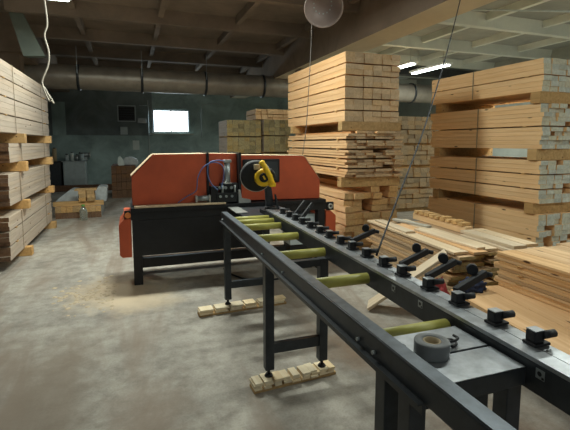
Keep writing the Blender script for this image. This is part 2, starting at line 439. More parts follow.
# ------------------------------------------------------------------ cables
tag(MB().tube([(-1.02, 6, 4.0), (-.925, 6, 3.5), (-.90, 6, 3.25), (-.895, 6, 3.08), (-.93, 6, 2.95), (-.895, 6, 2.76), (-.91, 6, 2.60), (-.985, 6, 2.40), (-.95, 6.01, 2.30), (-.90, 6, 2.20), (-.87, 6, 2.14)], .012)
    .tube([(-.985, 6, 2.40), (-.965, 5.98, 2.30), (-.915, 5.985, 2.17), (-.885, 5.98, 2.20)], .010)
    .tube([(-1.02, 6, 4.0), (-1.0, 6, 4.12)], .01, sub=2).build('hanging_cable', 'cable_white'), 'white kinked cable hanging down in front of the left stack', 'cable')
tag(MB().tube([(2.20, 5.12, 4.0), (2.215, 5.12, 3.4), (2.21, 5.11, 3.0), (2.17, 5.1, 2.3), (2.14, 5.1, 1.85), (2.10, 5.12, 1.50)], .005).build('hanging_cable', 'cable_grey'),
    'thin grey cable hanging from the ceiling to the orange hood', 'cable')
tag(MB().tube([(3.945, 4.42, 3.58), (3.75, 4.24, 3.32), (3.1, 3.66, 2.58), (2.3, 2.94, 1.80), (1.7, 2.43, 1.29), (1.33, 2.10, 1.0)], .006).build('hanging_cable', 'cable_black'),
    'black cable slanting from the girder down to the fence', 'cable')
tag(MB().tube([(1.1, 5.4, .012), (1.15, 5.1, .012), (1.3, 4.85, .012), (1.6, 4.75, .012), (1.9, 4.85, .012), (2.1, 5.1, .012)], .011).build('floor_cable', 'cable_black'),
    'black cable curving over the floor beneath the yellow rollers', 'cable')

# ------------------------------------------------------------------ left lumber stack
LG = 'packs of the left lumber stack'
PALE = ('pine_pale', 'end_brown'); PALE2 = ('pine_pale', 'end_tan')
XL = -2.70
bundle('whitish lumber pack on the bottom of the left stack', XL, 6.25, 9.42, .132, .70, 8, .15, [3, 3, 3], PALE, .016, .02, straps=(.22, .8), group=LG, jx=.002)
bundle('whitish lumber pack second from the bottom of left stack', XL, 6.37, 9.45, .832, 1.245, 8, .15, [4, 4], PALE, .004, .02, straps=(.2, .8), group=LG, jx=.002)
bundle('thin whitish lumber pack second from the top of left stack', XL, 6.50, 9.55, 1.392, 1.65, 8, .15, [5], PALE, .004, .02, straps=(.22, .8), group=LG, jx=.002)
bundle('tall whitish lumber pack topmost on the left stack', XL, 6.05, 9.62, 1.792, 2.72, 8, .15, [3, 3, 3, 3], PALE2, .016, .02, straps=(.25, .8), group=LG, jx=.002)
for z0, z1, w in ((1.653, 1.789, 'under the topmost pack'), (1.248, 1.389, 'under the thin third pack'), (.703, .829, 'above the bottom pack'), (0, .129, 'on the floor')):
    for y, s in ((7.05, 'near'), (9.2, 'far')):
        bearer('%s wooden bearer %s of the left lumber stack' % (s, w), XL - .05, -1.42, y, y + .14, z0 + .001, z1, 'bearer_gold', 'bearers of the left stack')

# ------------------------------------------------------------------ centre lumber stack
CG = 'packs of the centre lumber stack'
TAN = ('pine', 'end_tan'); GOLD = ('pine', 'end_gold')
sk = {(0, 1, 3)}
bundle('neat tall lumber pack on top of the centre stack', 2.80, 5.29, 7.58, 1.955, 2.90, 6, .147, [2] * 6, TAN, .016, .012, straps=(), group=CG, jx=.001)
sk2 = {(4, 2, 0), (2, 2, 3), (1, 0, 4)}
bundle('thin board pack in the middle of the centre stack', 2.80, 5.22, 7.58, 1.175, 1.825, 6, .153, [3, 3, 3, 3, 3], TAN, .02, .05, sk2, group=CG, jx=.008, gap=.004)
sk3 = {(3, 0, 2), (3, 1, 2), (4, 1, 2), (4, 0, 4), (4, 1, 4), (4, 1, 0), (4, 1, 1), (4, 0, 4)}
bundle('gappy tan lumber pack at the bottom of the centre stack', 2.80, 5.25, 7.58, .132, 1.03, 6, .147, [2, 2, 2, 2, 2], GOLD, .012, .04, sk3, group=CG, jx=.006, gap=.004)
for z0, z1, w in ((1.826, 1.953, 'under the top pack'), (1.033, 1.172, 'under the middle pack'), (0, .130, 'on the floor')):
    for y, s in ((5.30, 'front'), (7.2, 'rear')):
        bearer('%s wooden bearer %s of the tall centre stack' % (s, w), 2.76, 3.72, y, y + .12, z0 + .001, z1, 'bearer', 'bearers of the centre stack')

# stack behind, right of it
BG = 'packs behind the centre stack'
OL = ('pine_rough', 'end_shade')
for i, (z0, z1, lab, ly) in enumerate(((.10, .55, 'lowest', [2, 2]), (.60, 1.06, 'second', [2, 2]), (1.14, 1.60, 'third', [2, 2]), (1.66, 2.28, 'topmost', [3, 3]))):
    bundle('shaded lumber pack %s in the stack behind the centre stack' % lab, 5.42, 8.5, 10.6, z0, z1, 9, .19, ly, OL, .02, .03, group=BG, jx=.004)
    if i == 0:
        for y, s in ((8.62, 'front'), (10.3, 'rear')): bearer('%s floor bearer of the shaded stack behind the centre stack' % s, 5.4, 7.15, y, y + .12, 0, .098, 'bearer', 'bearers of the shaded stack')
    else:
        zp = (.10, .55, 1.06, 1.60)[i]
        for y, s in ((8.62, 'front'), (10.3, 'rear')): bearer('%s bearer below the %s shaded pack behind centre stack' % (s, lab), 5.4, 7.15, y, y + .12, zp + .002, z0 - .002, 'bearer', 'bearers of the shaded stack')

# far stacks over the machine's hood
FG = 'packs stacked behind the machine'
OE = ('pine_pale', 'end_olive')
for i, z0 in enumerate((.08, .52, .96, 1.40, 1.83)):
    w = ('lowest', 'second', 'middle', 'fourth', 'topmost')[i]
    bundle('olive ended pack %s in the left stack behind machine' % w, 2.28, 10.5, 11.6, z0, z0 + .40, 6, .147, [4], OE, .02, .02, group=FG)
    bundle('olive ended pack %s in the right stack behind machine' % w, 3.25, 10.55, 11.6, z0 + .03, z0 + .43, 5, .147, [4], OE, .02, .02, group=FG)
    for y, s in ((10.7, 'front'), (11.3, 'rear')):
        if i == 0:
            bearer('%s floor bearer of left stack behind machine' % s, 2.26, 3.18, y, y + .1, 0, .078, 'bearer', 'bearers behind the machine')
            bearer('%s floor bearer of right stack behind machine' % s, 3.23, 4.0, y, y + .1, 0, .108, 'bearer', 'bearers behind the machine')
        else:
            zz = (.08, .52, .96, 1.40, 1.83)[i - 1] + .40
            bearer('%s bearer below the %s pack of left stack behind machine' % (s, w), 2.26, 3.18, y, y + .1, zz + .002, z0 - .002, 'bearer', 'bearers behind the machine')
            bearer('%s bearer below the %s pack of right stack behind machine' % (s, w), 3.23, 4.0, y, y + .1, zz + .032, z0 + .028, 'bearer', 'bearers behind the machine')
bundle('pale yellow boards lying on top of the stacks behind machine', 3.06, 10.6, 11.6, 2.264, 2.53, 6, .15, [2, 2], ('pine_gold', 'pine_gold'), .02, .05, group=FG)

# ------------------------------------------------------------------ right lumber stack
RG = 'packs of the right lumber stack'
WH = ('pine_gold', 'end_white')
def rsk(n, ly, seed):
    q = random.Random(seed); s = set()
    for li, c in enumerate(ly):
        for cc in range(c):
            for k in range(1, 8):
                if q.random() < n: s.add((li, cc, k))
    return s
bundle('top whitewashed-end lumber pack of the right stack', 5.0, 4.08, 6.27, 2.318, 2.74, 8, .14, [3, 3], WH, .012, .012, straps=(.55,), group=RG, strapm='strap')
bundle('second pack from the top of the right stack', 5.0, 4.06, 6.25, 1.578, 2.165, 8, .14, [5, 5], WH, .016, .03, rsk(.12, [5, 5], 3), straps=(.5,), group=RG)
bundle('third pack from the top of the right stack', 5.0, 4.04, 6.25, .86, 1.425, 8, .14, [3, 3, 3], WH, .016, .02, rsk(.14, [3, 3, 3], 5), straps=(.5,), group=RG)
bundle('bottom pack of the right lumber stack behind loose boards', 5.0, 4.02, 6.25, .112, .715, 8, .14, [4, 4], WH, .004, .03, rsk(.15, [4, 4], 8), straps=(.5,), group=RG)
tag(MB().box(4.99, 6.15, 4.25, 4.27, 2.742, 2.746).box(4.985, 4.989, 4.25, 4.27, 2.3, 2.746).box(5.0, 6.14, 4.05, 4.054, 2.555, 2.585).build('white_band', 'strap_white'), 'white plastic band round the top right pack', 'strap') if False else None
for z0, z1, w in ((2.167, 2.316, 'under the top pack'), (1.427, 1.576, 'under the second pack'), (.717, .858, 'under the third pack'), (0, .110, 'on the floor')):
    for y, s in ((4.10, 'front'), (5.95, 'rear')):
        bearer('%s thick bearer %s of the right stack' % (s, w), 4.97, 6.14, y, y + .14, z0 + .001, z1, 'bearer', 'bearers of the right stack')

# ------------------------------------------------------------------ front pack with planks (right edge)
TL = math.radians(8)
fl = bundle('low pack of wide planks lying behind the fence', 2.22, .55, 2.90, .16, .40, 5, .33, [2, 2, 2], ('pine', 'end_tan'), .002, .03, straps=(), rz=-TL, group='packs in front of the right stack')
for y, s in ((.9, 'near'), (2.5, 'far')):
    o = bearer('%s floor bearer of the low plank pack' % s, 0, 1.66, 0, .1, 0, .158, 'bearer', 'bearers of the low plank pack'); o.rotation_euler.z = -TL
    o.location = (2.22 + (y - .55) * math.sin(TL), y, 0)
bundle('knotty pack of thin boards on the low planks', 3.02, .70, 2.84, .402, .70, 6, .19, [3, 3, 3, 3], ('pine_knotty', 'end_tan'), .003, .035, straps=(), group='packs in front of the right stack', jx=.006)

# ------------------------------------------------------------------ loose board pile
LP = math.radians(4)
def pile_pt(u, v, z):
    """u across, v along from the near left foot of the pile"""
    return (2.86 + u * math.cos(LP) + v * math.sin(LP), 3.08 - u * math.sin(LP) + v * math.cos(LP), z)
def board_between(name, p, q, w, h, mats):
    p, q = Vector(p), Vector(q); d = q - p
    o = board(name, w, round(d.length, 2), h, mats, (p + q) / 2)
    o.rotation_euler = d.to_track_quat('Y', 'Z').to_euler(); return o
ORD = ['lowest', 'second', 'third', 'fourth', 'fifth', 'sixth', 'seventh', 'eighth', 'ninth', 'tenth', 'eleventh', 'twelfth', 'thirteenth', 'fourteenth', 'fifteenth', 'topmost']
COLN = ['nearest the fence', 'second from the fence', 'third from the fence', 'fourth from the fence', 'nearest the right stack']
for c in range(16):
    z = .017 + c * .0365
    for k in range(5):
        l = 1.7 + .1 * R.randint(-1, 1); v = .96 + R.uniform(-.07, .09)
        o = board('loose_board', .18, round(l, 1), .031, ('pine_rough', 'end_olive'), pile_pt(.1 + k * .205 + R.uniform(-.011, .011), v, z), -LP + R.uniform(-.002, .002))
        tag(o, 'rough board in the loose pile, %s course, %s' % (ORD[c], COLN[k]), 'board', 'boards of the loose pile')
z = .017 + 16 * .0365
for k, (u, v, a, l, lab, mt) in enumerate(((.085, 1.0, .0, 1.8, 'pale board on top of the loose pile along its fence edge', ('pine_light', 'end_tan')),
        (.275, .80, -.012, 1.5, 'wide pale board on top of the loose pile in its middle', ('pine', 'end_tan')),
        (.465, .98, -.012, 1.7, 'long light board on top of the loose pile', ('pine_light', 'end_tan')))):
    tag(board('loose_board', .165, l, .024, mt, pile_pt(u, v, z), -LP + a), lab, 'board', 'boards of the loose pile')
for k, (u, v, a, l, w, lab) in enumerate(((.30, .62, .06, 1.0, .10, 'narrow pale lath lying askew on the near top of loose pile'), (.10, 1.38, -.03, .8, .12, 'pale board lying askew on the far top of loose pile'))):
    tag(board('loose_board', w, l, .022, ('pine_light', 'end_tan'), pile_pt(u, v, z + .0245), -LP + a), lab, 'board', 'boards of the loose pile')
for k in range(4):
    tag(board('short_board', .155, .8, .03, ('pine_light', 'end_tan'), pile_pt(.66 + .172 * (k % 2) + .05 * (k // 2), .36 + .03 * k, z + .003 + .033 * (k // 2)), -LP - .02),
        'short pale board %s at the near right of loose pile top' % ('lower left', 'lower right', 'upper left', 'upper right')[k], 'board', 'short boards on the loose pile')
tag(MB().box(-.05, .05, -.55, .55, 0, .085, .004).build('squared_timber', 'pine_gold', loc=pile_pt(.80, 1.42, z - .015), rz=-LP), 'squared timber on the pile back carrying short offcuts', 'timber')
for k in range(9):
    tag(MB().box(-.065, .065, -.042, .042, 0, .035 + R.uniform(0, .02), .003).build('short_offcut', 'bearer_gold', loc=pile_pt(.80, .96 + k * .115, z + .071), rz=-LP + R.uniform(-.15, .15)),
        'small offcut on the squared timber at the back of loose pile', 'offcut', 'offcuts on the squared timber')
tag(board('grey_plank', .08, .6, .025, ('grey_wood', 'grey_wood'), pile_pt(.42, 1.50, z + .0255), -LP + .25), 'short grey blue plank lying across the pile top', 'board')
tag(board_between('leaning_board', (2.2, 3.60, .025), (2.79, 3.19, .618), .24, .028, ('pine_light', 'end_brown')), 'wide pale board leaning against the loose pile behind the fence', 'board')
# cloths
def cloth(name, mat, label, c, rx, ry, h, seed):
    q = random.Random(seed); bm = bmesh.new()
    bmesh.ops.create_icosphere(bm, subdivisions=4, radius=1)
    from mathutils import noise as mn
    for v in bm.verts:
        n = mn.noise(v.co * 2.3 + Vector((seed, 0, 0)))
        v.co = Vector((v.co.x * rx * (1 + .35 * n), v.co.y * ry * (1 + .35 * n), max(0, v.co.z * h * (1 + .8 * n) + h * .35)))
    for f in bm.faces: f.smooth = True
    o = MB(); o.bm.free(); o.bm = bm
    return tag(o.build(name, mat, loc=c), label, 'cloth')
cloth('work_cloth', 'red_cloth', 'red cloth lying crumpled between loose pile and planks', (2.68, 3.12, 0), .09, .08, .25, 3)
cloth('work_cloth', 'blue_cloth', 'dark navy cloth lying on the far end of the low planks', (2.70, 2.76, .402), .13, .07, .07, 5)

# boards on the floor under the table
for k, (x, y, a, l) in enumerate(((1.1, 6.5, -1.72, .8), (1.25, 6.62, -1.63, .95), (1.0, 6.72, -1.6, .6))):
    tag(board('floor_lath', .05, l, .025, ('chip', 'end_tan'), (x, y, .014), a), 'thin lath on the floor behind the machine, %s' % ('nearest', 'middle', 'farthest')[k], 'board', 'laths behind the machine')

# ------------------------------------------------------------------ roller table
T = thing('roller_table', 'long dark steel roller table with yellow rollers leading to the saw', 'table', (1.02, 2.5, -.02), -.013)
def TP(mb, name, mat, par=None):
    """build with hall coordinates, shifted into the table's own"""
    bmesh.ops.translate(mb.bm, verts=mb.bm.verts, vec=(-1.0, -2.5, 0)); return mb.build(name, mat, par or T)
def FP(mb, name, mat, par=None):
    """the fence is set a touch askew to the rail"""
    bmesh.ops.rotate(mb.bm, verts=mb.bm.verts, cent=(1.27, 1.0, 0), matrix=Matrix.Rotation(-.022, 3, 'Z'))
    bmesh.ops.translate(mb.bm, verts=mb.bm.verts, vec=(-.014, 0, -.012))
    return TP(mb, name, mat, par)
gr = TP(MB().box(.775, .835, .55, 4.08, .915, 1.0, .008), 'guide_rail', 'steel')
TP(MB().box(.779, .831, .56, 4.075, 1.0005, 1.003), 'rail_top', 'rail_steel', gr)
TP(MB().box(.752, .774, .95, 4.06, .915, .921).box(.768, .774, .95, 4.06, .885, .915), 'rail_ledge', 'steel', gr)
for y in (3.98, 2.62, 2.2, 1.33, 1.22): TP(MB().cyl((.762, y, .945), (.774, y, .945), .007, seg=8), 'rail_bolt', 'grey_metal', gr)
fr = FP(MB().box(1.205, 1.335, .45, 4.2, .885, .985, .004), 'fence_rail', 'steel')
FP(MB().box(1.206, 1.272, .46, 4.19, .9855, 1.0).box(1.279, 1.334, .46, 4.19, .9855, .998), 'fence_top', 'steel_top', fr)
for y in (1.76, 1.54, .92):   # small stickers on the fence face
    tg = MB(); tg.box(1.2035, 1.2045, y - .016, y + .016, .942, .974)
    tgo = FP(tg, 'number_tag', 'grey_metal', fr)
    FP(MB().cyl((1.2030, y + .002, .959), (1.2034, y + .002, .959), .008, seg=12).box(1.2028, 1.2034, y - .014, y - .006, .944, .952), 'tag_mark', 'black', fr)
LEGS = []
for y in (3.98, 2.6, 1.17, 1.03):
    zb = .09 if y > 1.5 else .02
    for x in (.785, 1.18):
        lg = TP(MB().box(x, x + .062, y, y + .062, zb + .05, .879 if x > 1 else .914, .004), 'leg', 'steel')
        TP(MB().cyl((x + .03, y + .03, zb + .014), (x + .03, y + .03, zb + .05), .011, seg=10).cyl((x + .03, y + .03, zb + .001), (x + .03, y + .03, zb + .014), .03, .022, seg=14), 'foot', 'black', lg)
    TP(MB().box(.846, 1.179, y + .01, y + .05, .25, .32, .003), 'crossbar', 'steel')
    TP(MB().box(.836, 1.204, y + .005, y + .055, .83, .876, .003), 'top_crossbar', 'steel')
for y in (4.0, 3.83, 3.6, 3.14, 2.6, 2.0, 1.345):
    r = TP(MB().cyl((.845, y, .928), (1.175 + (y - 1) * .02, y, .928), .030, seg=24), 'roller', 'yellow_roller')
    TP(MB().cyl((.836, y, .928), (1.18 + (y - 1) * .02, y, .928), .009, seg=10), 'roller_axle', 'grey_metal', r)
pl = TP(MB().box(.836, 1.186, 1.13, 1.30, .885, .945, .003), 'end_plate', 'steel')
TP(MB().box(.838, 1.184, 1.132, 1.298, .9455, .948), 'plate_top', 'steel_top', pl)
pl = TP(MB().box(.836, 1.186, .97, 1.122, .885, .945, .003), 'end_plate', 'steel')
TP(MB().box(.838, 1.184, .972, 1.12, .9455, .948), 'plate_top', 'steel_top', pl)
# flip stops: clamp block with a stub; some carry an arm swung back
def flip_stop(y, arm=0):
    b = MB(); b.box(1.262, 1.332, y - .026, y + .026, 1.0005, 1.010, .002)
    b.box(1.268, 1.312, y - .02, y + .02, 1.010, 1.05, .005)
    s = FP(b, 'flip_stop', 'black_rubber', T)
    FP(MB().cyl((1.30, y - .016, 1.036), (1.357, y - .016, 1.036), .0135, seg=16), 'stop_stub', 'black_rubber', s)
    FP(MB().box(1.269, 1.311, y - .019, y + .019, 1.0505, 1.0535), 'stop_cap', 'steel_top', s)
    if arm:
        p0 = Vector((1.30, y + .03, 1.045)); d = Vector((.105, .02, .115)) if arm == 2 else Vector((.19, .035, .052)) * arm
        q = p0 + d
        rot = Vector((1, 0, 0)).rotation_difference(d).to_matrix()
        L = d.length
        FP(MB().box(p0.x, p0.x + L, p0.y - .013, p0.y + .013, p0.z - .016, p0.z + .016, .004, rot=rot, piv=p0), 'stop_arm', 'black_rubber', s)
        if arm == 2: return
        k = p0 + d * .72 + Vector((0, .03, .032))
        FP(MB().cyl(k + Vector((-.01, -.012, 0)), k + Vector((.006, .012, 0)), .024, seg=20), 'stop_knob', 'black_rubber', s)
        FP(MB().cyl(q + Vector((.004, .0, -.004)), q + Vector((.03, -.006, -.010)), .012, seg=12), 'stop_tip', 'black_rubber', s)
for y, a in ((1.02, 0), (.84, 1), (1.195, 0), (1.40, 1), (1.60, 1), (1.82, 1), (2.0, 0), (2.2, 0), (2.39, 1), (2.56, 0), (2.75, 0), (2.93, 0), (3.13, 0), (3.32, 2), (3.5, 2), (3.68, 0), (3.87, 0)):
    flip_stop(y, a)
# pads under the feet
def pad(label, x0, x1, y, n, zt, seed, tilt=0):
    q = random.Random(seed)
    t = thing('support_pad', label, 'wooden block', ((x0 + x1) / 2, y, 0), tilt, 'wooden pads under the table feet')
    L = x1 - x0
    MB().box(-L / 2, L / 2, -.05, .05, 0, .02, .002).build('base_board', 'bearer', t)
    w = L / n
    for k in range(n):
        z = .0205
        for j in range(3):
            h = (zt - .0205) / 3
            a = -L / 2 + k * w + q.uniform(0, .012)
            MB().box(a, a + w * q.uniform(.72, .95), -.055 + q.uniform(-.008, .008), .055 + q.uniform(-.008, .008), z, z + h - .001, .002).build('chip', 'chip', t); z += h
    return t
pad('stepped pad of stacked offcuts under the front pair of feet', .71, 1.33, 2.63, 9, .069, 4, .06)
pad('long pad of offcuts under the far pair of feet', .56, 1.46, 4.01, 6, .069, 9, .05)
# tape roll
tr = thing('tape_roll', 'grey roll of tape lying on the table end plate', 'tape', (.95, 1.14, .9285))
MB().lathe([(.031, 0), (.058, 0), (.0595, .003), (.0595, .047), (.058, .05), (.031, .05), (.031, 0)], (0, 0, 0), seg=40).build('tape_band', 'tape', tr)
MB().lathe([(.0305, .001), (.0305, .049), (.025, .049), (.025, .001), (.0305, .001)], (0, 0, 0), seg=32).build('tape_core', 'card', tr)
kb = thing('wire_clip', 'small black coiled clip beside the tape roll', 'clip', (1.045, 1.15, .9285))
MB().tube([(.0, 0, .006), (.03, .01, .006), (.035, .03, .01), (.005, .03, .018), (.0, .0, .024), (.03, .005, .03), (.032, .03, .03)], .005).build('coil', 'black', kb)
tag(MB().tube([(.86, 1.26, .934), (.89, 1.215, .934), (.87, 1.175, .934), (.862, 1.15, .934)], .005).build('wire_piece', 'cable_black'), 'short black wire lying left of the tape roll', 'wire')

# ------------------------------------------------------------------ the orange cutting machine
K = thing('cutting_machine', 'large orange hooded timber cutting machine on a black steel base', 'machine', (1.15, 5.3, 0))
def KP(mb, name, mat, par=None):
    bmesh.ops.translate(mb.bm, verts=mb.bm.verts, vec=(-1.15, -5.3, 0)); return mb.build(name, mat, par or K)
KP(MB().box(-.02, 2.39, 5.0, 5.09, .79, .885, .004).box(-.02, 2.39, 5.62, 5.7, .79, .885, .004).box(-.02, .07, 5.09, 5.62, .79, .885).box(2.30, 2.39, 5.09, 5.62, .79, .885), 'base_frame', 'black')
for x, y in ((-.01, 5.12), (-.01, 5.6), (2.27, 5.0), (2.27, 5.6)):
    KP(MB().box(x, x + .1, y, y + .1, .0, .789, .004), 'leg', 'black')
KP(MB().box(.091, 1.88, 5.13, 5.2, .20, .31, .004), 'lower_beam', 'black')
KP(MB().box(.091, 2.269, 5.62, 5.68, .06, .2, .004), 'lower_beam', 'timber_dark')
KP(MB().box(-.01, 1.55, 5.0, 5.03, .375, .788, .003), 'front_panel', 'black')
kt = KP(MB().box(-.02, 2.37, 4.97, 5.70, .886, .93, .003), 'machine_table', 'black')
KP(MB().box(.02, 1.05, 4.955, 5.06, .9305, .95, .004), 'sawdust_layer', 'dusty', kt)
def hood(name, pts, y0, y1):
    h = KP(MB().prism(pts, y0, y1, bev=.006), name, 'orange')
    up = MB(); top = [p for p in pts if p[1] > 1.15]
    for a, b2 in zip(top, top[1:]):
        dx, dz = b2[0] - a[0], b2[1] - a[1]; l = math.hypot(dx, dz); nx, nz = -dz / l, dx / l
        if nz < 0: nx, nz = -nx, -nz
        e = .0065; f = .010
        up.prism([(a[0] + nx * e, a[1] + nz * e), (b2[0] + nx * e, b2[1] + nz * e), (b2[0] + nx * f, b2[1] + nz * f), (a[0] + nx * f, a[1] + nz * f)], y0 + .008, y1 - .01)
    KP(up, 'sawdust_cover', 'dusty', h); return h
hood('left_hood', [(.0, .947), (.0, 1.275), (.24, 1.515), (.845, 1.52), (.845, .947)], 5.07, 5.45)
hood('middle_hood', [(.875, .947), (.875, 1.52), (1.225, 1.515), (1.225, .947)], 5.12, 5.45)
rh = hood('right_hood', [(1.26, .947), (1.26, 1.50), (2.10, 1.485), (2.325, 1.18), (2.325, .931)], 5.07, 5.45)
KP(MB().box(.847, .873, 5.05, 5.62, .946, 1.545), 'divider_post', 'black')
KP(MB().box(1.228, 1.257, 5.02, 5.62, .946, 1.54), 'divider_post', 'black')
wn_ = KP(MB().box(1.285, 1.76, 5.050, 5.063, 1.165, 1.455, .012), 'hood_window', 'black', rh)
KP(MB().box(1.32, 1.73, 5.046, 5.049, 1.195, 1.425), 'window_pane', 'dark_pane', rh)
# skirts and lugs at the two ends
KP(MB().prism([(-.15, .40), (-.15, .74), (-.08, .82), (-.022, .82), (-.022, .37), (-.12, .37)], 5.0, 5.6, bev=.004), 'side_skirt', 'orange')
KP(MB().prism([(2.392, .40), (2.392, .77), (2.46, .77), (2.54, .70), (2.54, .44), (2.50, .40)], 5.02, 5.6, bev=.004), 'side_skirt', 'orange')
lug = KP(MB().box(-.09, -.022, 5.0, 5.03, .80, .90, .006), 'end_lug', 'black')
KP(MB().cyl((-.052, 4.985, .85), (-.052, 4.999, .85), .033, seg=24), 'orange_cap', 'orange_lens', lug)
lug = KP(MB().box(2.392, 2.50, 5.0, 5.03, .775, .885, .012), 'end_lug', 'black')
KP(MB().lathe([(.018, 0), (.036, 0), (.036, .008), (.018, .008), (.018, 0)], (2.448, 4.999, .83), (0, -1, 0), 24), 'lug_ring', 'alu', lug)
KP(MB().box(-.1, -.021, 5.05, 5.55, .822, .86, .004), 'skirt_lip', 'orange')
# pneumatics in the middle
KP(MB().box(.95, 1.20, 4.99, 5.10, .946, 1.06, .004).box(.88, .97, 5.0, 5.1, .946, 1.14, .004).box(1.0, 1.22, 5.03, 5.11, 1.062, 1.17, .004), 'valve_block', 'black')
vb = MB()
for x in (.99, 1.06, 1.13): vb.cyl((x, 4.985, 1.02), (x, 4.972, 1.02), .016, seg=10).cyl((x, 5.02, 1.12), (x, 5.0, 1.12), .018, seg=10)
for x in (1.02, 1.17): vb.cyl((x, 5.0, 1.06), (x, 5.0, 1.15), .012, seg=8)
KP(vb, 'valve_fitting', 'grey_metal')
c = KP(MB().cyl((1.09, 5.05, 1.18), (1.09, 5.05, 1.42), .036, seg=20), 'air_cylinder', 'grey_metal')
KP(MB().box(1.045, 1.135, 5.01, 5.09, 1.421, 1.455, .004), 'cylinder_cap', 'alu', c)
KP(MB().box(1.045, 1.135, 5.01, 5.09, 1.165, 1.18, .004), 'cylinder_cap', 'alu', c)
c = KP(MB().cyl((.72, 5.03, 1.0), (.86, 5.03, 1.0), .035, seg=20), 'air_cylinder', 'grey_metal')
KP(MB().box(.70, .72, 4.99, 5.07, .96, 1.04, .004), 'cylinder_cap', 'alu', c)
KP(MB().box(.86, .875, 4.99, 5.07, .96, 1.04, .004), 'cylinder_cap', 'alu', c)
KP(MB().tube([(1.05, 5.0, 1.44), (.96, 4.98, 1.45), (.86, 4.97, 1.42), (.84, 4.97, 1.30), (.88, 4.97, 1.18), (.96, 4.98, 1.10)], .007)
   .tube([(1.0, 4.98, 1.12), (1.03, 4.97, 1.25), (1.02, 4.97, 1.38), (.92, 4.97, 1.43), (.80, 4.98, 1.38), (.73, 5.0, 1.25), (.71, 5.02, 1.10), (.6, 5.03, 1.03), (.50, 5.04, .96)], .006), 'air_hose', 'blue_hose')
KP(MB().prism([(1.21, .931), (1.21, 1.09), (1.235, 1.09), (1.25, .99), (1.36, .965), (1.36, .931)], 4.975, 5.045, bev=.002), 'outfeed_chute', 'alu')
KP(MB().box(1.10, 1.70, 4.24, 4.968, .85, .884, .004), 'table_extension', 'steel')
KP(MB().box(1.07, 1.20, 4.5, 4.96, .8845, .893), 'wear_plate', 'alu')
kx = KP(MB().box(2.02, 2.16, 5.11, 5.5, .41, .76, .01).box(1.9, 2.02, 5.11, 5.5, .41, .76), 'switch_cabinet', 'ebox') if False else None
eb = thing('electric_cabinet', 'light grey cabinet standing under the right end of the machine', 'cabinet', (2.09, 5.19, 0))
MB().box(-.18, .17, -.12, .2, .33, .73, .01).build('cabinet_body', 'pale_enamel', eb)
MB().box(-.15, .14, -.128, -.1205, .37, .69, .004).build('cabinet_door', 'pale_enamel', eb)
MB().box(-.17, .14, -.1, .15, 0, .329).build('cabinet_stand', 'black', eb)

# ------------------------------------------------------------------ chop saw
Q = thing('chop_saw', 'yellow and black chop saw standing at the end of the roller table', 'saw', (1.42, 4.35, .8845))
def QP(mb, name, mat, par=None):
    bmesh.ops.translate(mb.bm, verts=mb.bm.verts, vec=(-1.42, -4.35, -.8845)); return mb.build(name, mat, par or Q)
QP(MB().box(1.33, 1.52, 4.25, 4.5, .885, .93, .006).cyl((1.42, 4.36, .931), (1.42, 4.36, .97), .07, seg=24), 'saw_base', 'black')
QP(MB().prism([(1.375, .971), (1.455, .971), (1.44, 1.12), (1.41, 1.25), (1.35, 1.25), (1.37, 1.1)], 4.37, 4.43, bev=.006), 'saw_arm', 'steel')
QP(MB().prism([(1.475, .931), (1.505, .931), (1.47, 1.10), (1.455, 1.10)], 4.33, 4.36, bev=.003), 'tilt_bracket', 'steel')
ax = Vector((-.20, -1, .05)).normalized()
g0 = Vector((1.262, 4.40, 1.30))
QP(MB().lathe([(0, .035), (.148, .035), (.163, .02), (.165, -.02), (.148, -.035), (0, -.035)], g0, ax, 40), 'blade_guard', 'black_rubber')
QP(MB().lathe([(.1645, -.004), (.171, -.004), (.171, .004), (.1645, .004)], g0, ax, 48), 'saw_blade', 'alu')
QP(MB().box(1.225, 1.29, 4.32, 4.36, 1.37, 1.43, .01), 'guard_block', 'card')
mc = g0 + Vector((.075, -.01, -.015))
mo = QP(MB().lathe([(0, .13), (.075, .13), (.095, .115), (.098, .045), (.08, .036)], mc, ax, 32), 'motor_housing', 'yellow')
QP(MB().lathe([(0, .145), (.042, .145), (.05, .138), (.05, .1305)], mc, ax, 28), 'motor_cap', 'black', mo)
cc = mc + ax * .147
QP(MB().box(cc.x - .009, cc.x + .009, cc.y - .002, cc.y + .001, cc.z - .022, cc.z + .022, rot=Matrix.Rotation(-.5, 3, 'Y')), 'cap_mark', 'yellow', mo)
QP(MB().tube([(1.285, 4.24, 1.445), (1.315, 4.235, 1.40), (1.35, 4.24, 1.34), (1.375, 4.25, 1.29), (1.40, 4.26, 1.235)], .029, 14), 'handle', 'yellow')
QP(MB().lathe([(0, -.03), (.026, -.022), (.034, 0), (.026, .022), (0, .03)], (1.285, 4.24, 1.445), (1, 0, -1), 20), 'handle_knob', 'yellow')
QP(MB().box(1.37, 1.44, 4.245, 4.305, 1.19, 1.235, .012), 'handle_root', 'yellow')
QP(MB().tube([(1.375, 4.27, 1.37), (1.415, 4.28, 1.33), (1.425, 4.29, 1.27)], .024, 12), 'trigger_grip', 'black')

# sawdust heaps by the machine's left foot
sd = MB(); q = random.Random(11)
for k in range(150):
    a = min(.13, q.gauss(-.08, .2)); b2 = q.gauss(0, .26); r = q.uniform(.008, .035)
    sd.lathe([(r, -.002), (r * .72, r * .13), (r * .3, r * .22), (0, r * .25)], (-.36 + a, 5.0 + b2, 0.0), seg=9)
tag(sd.build('sawdust_heap', 'sawdust'), 'loose sawdust heaped on the floor by the machine foot', 'sawdust', None, 'stuff')

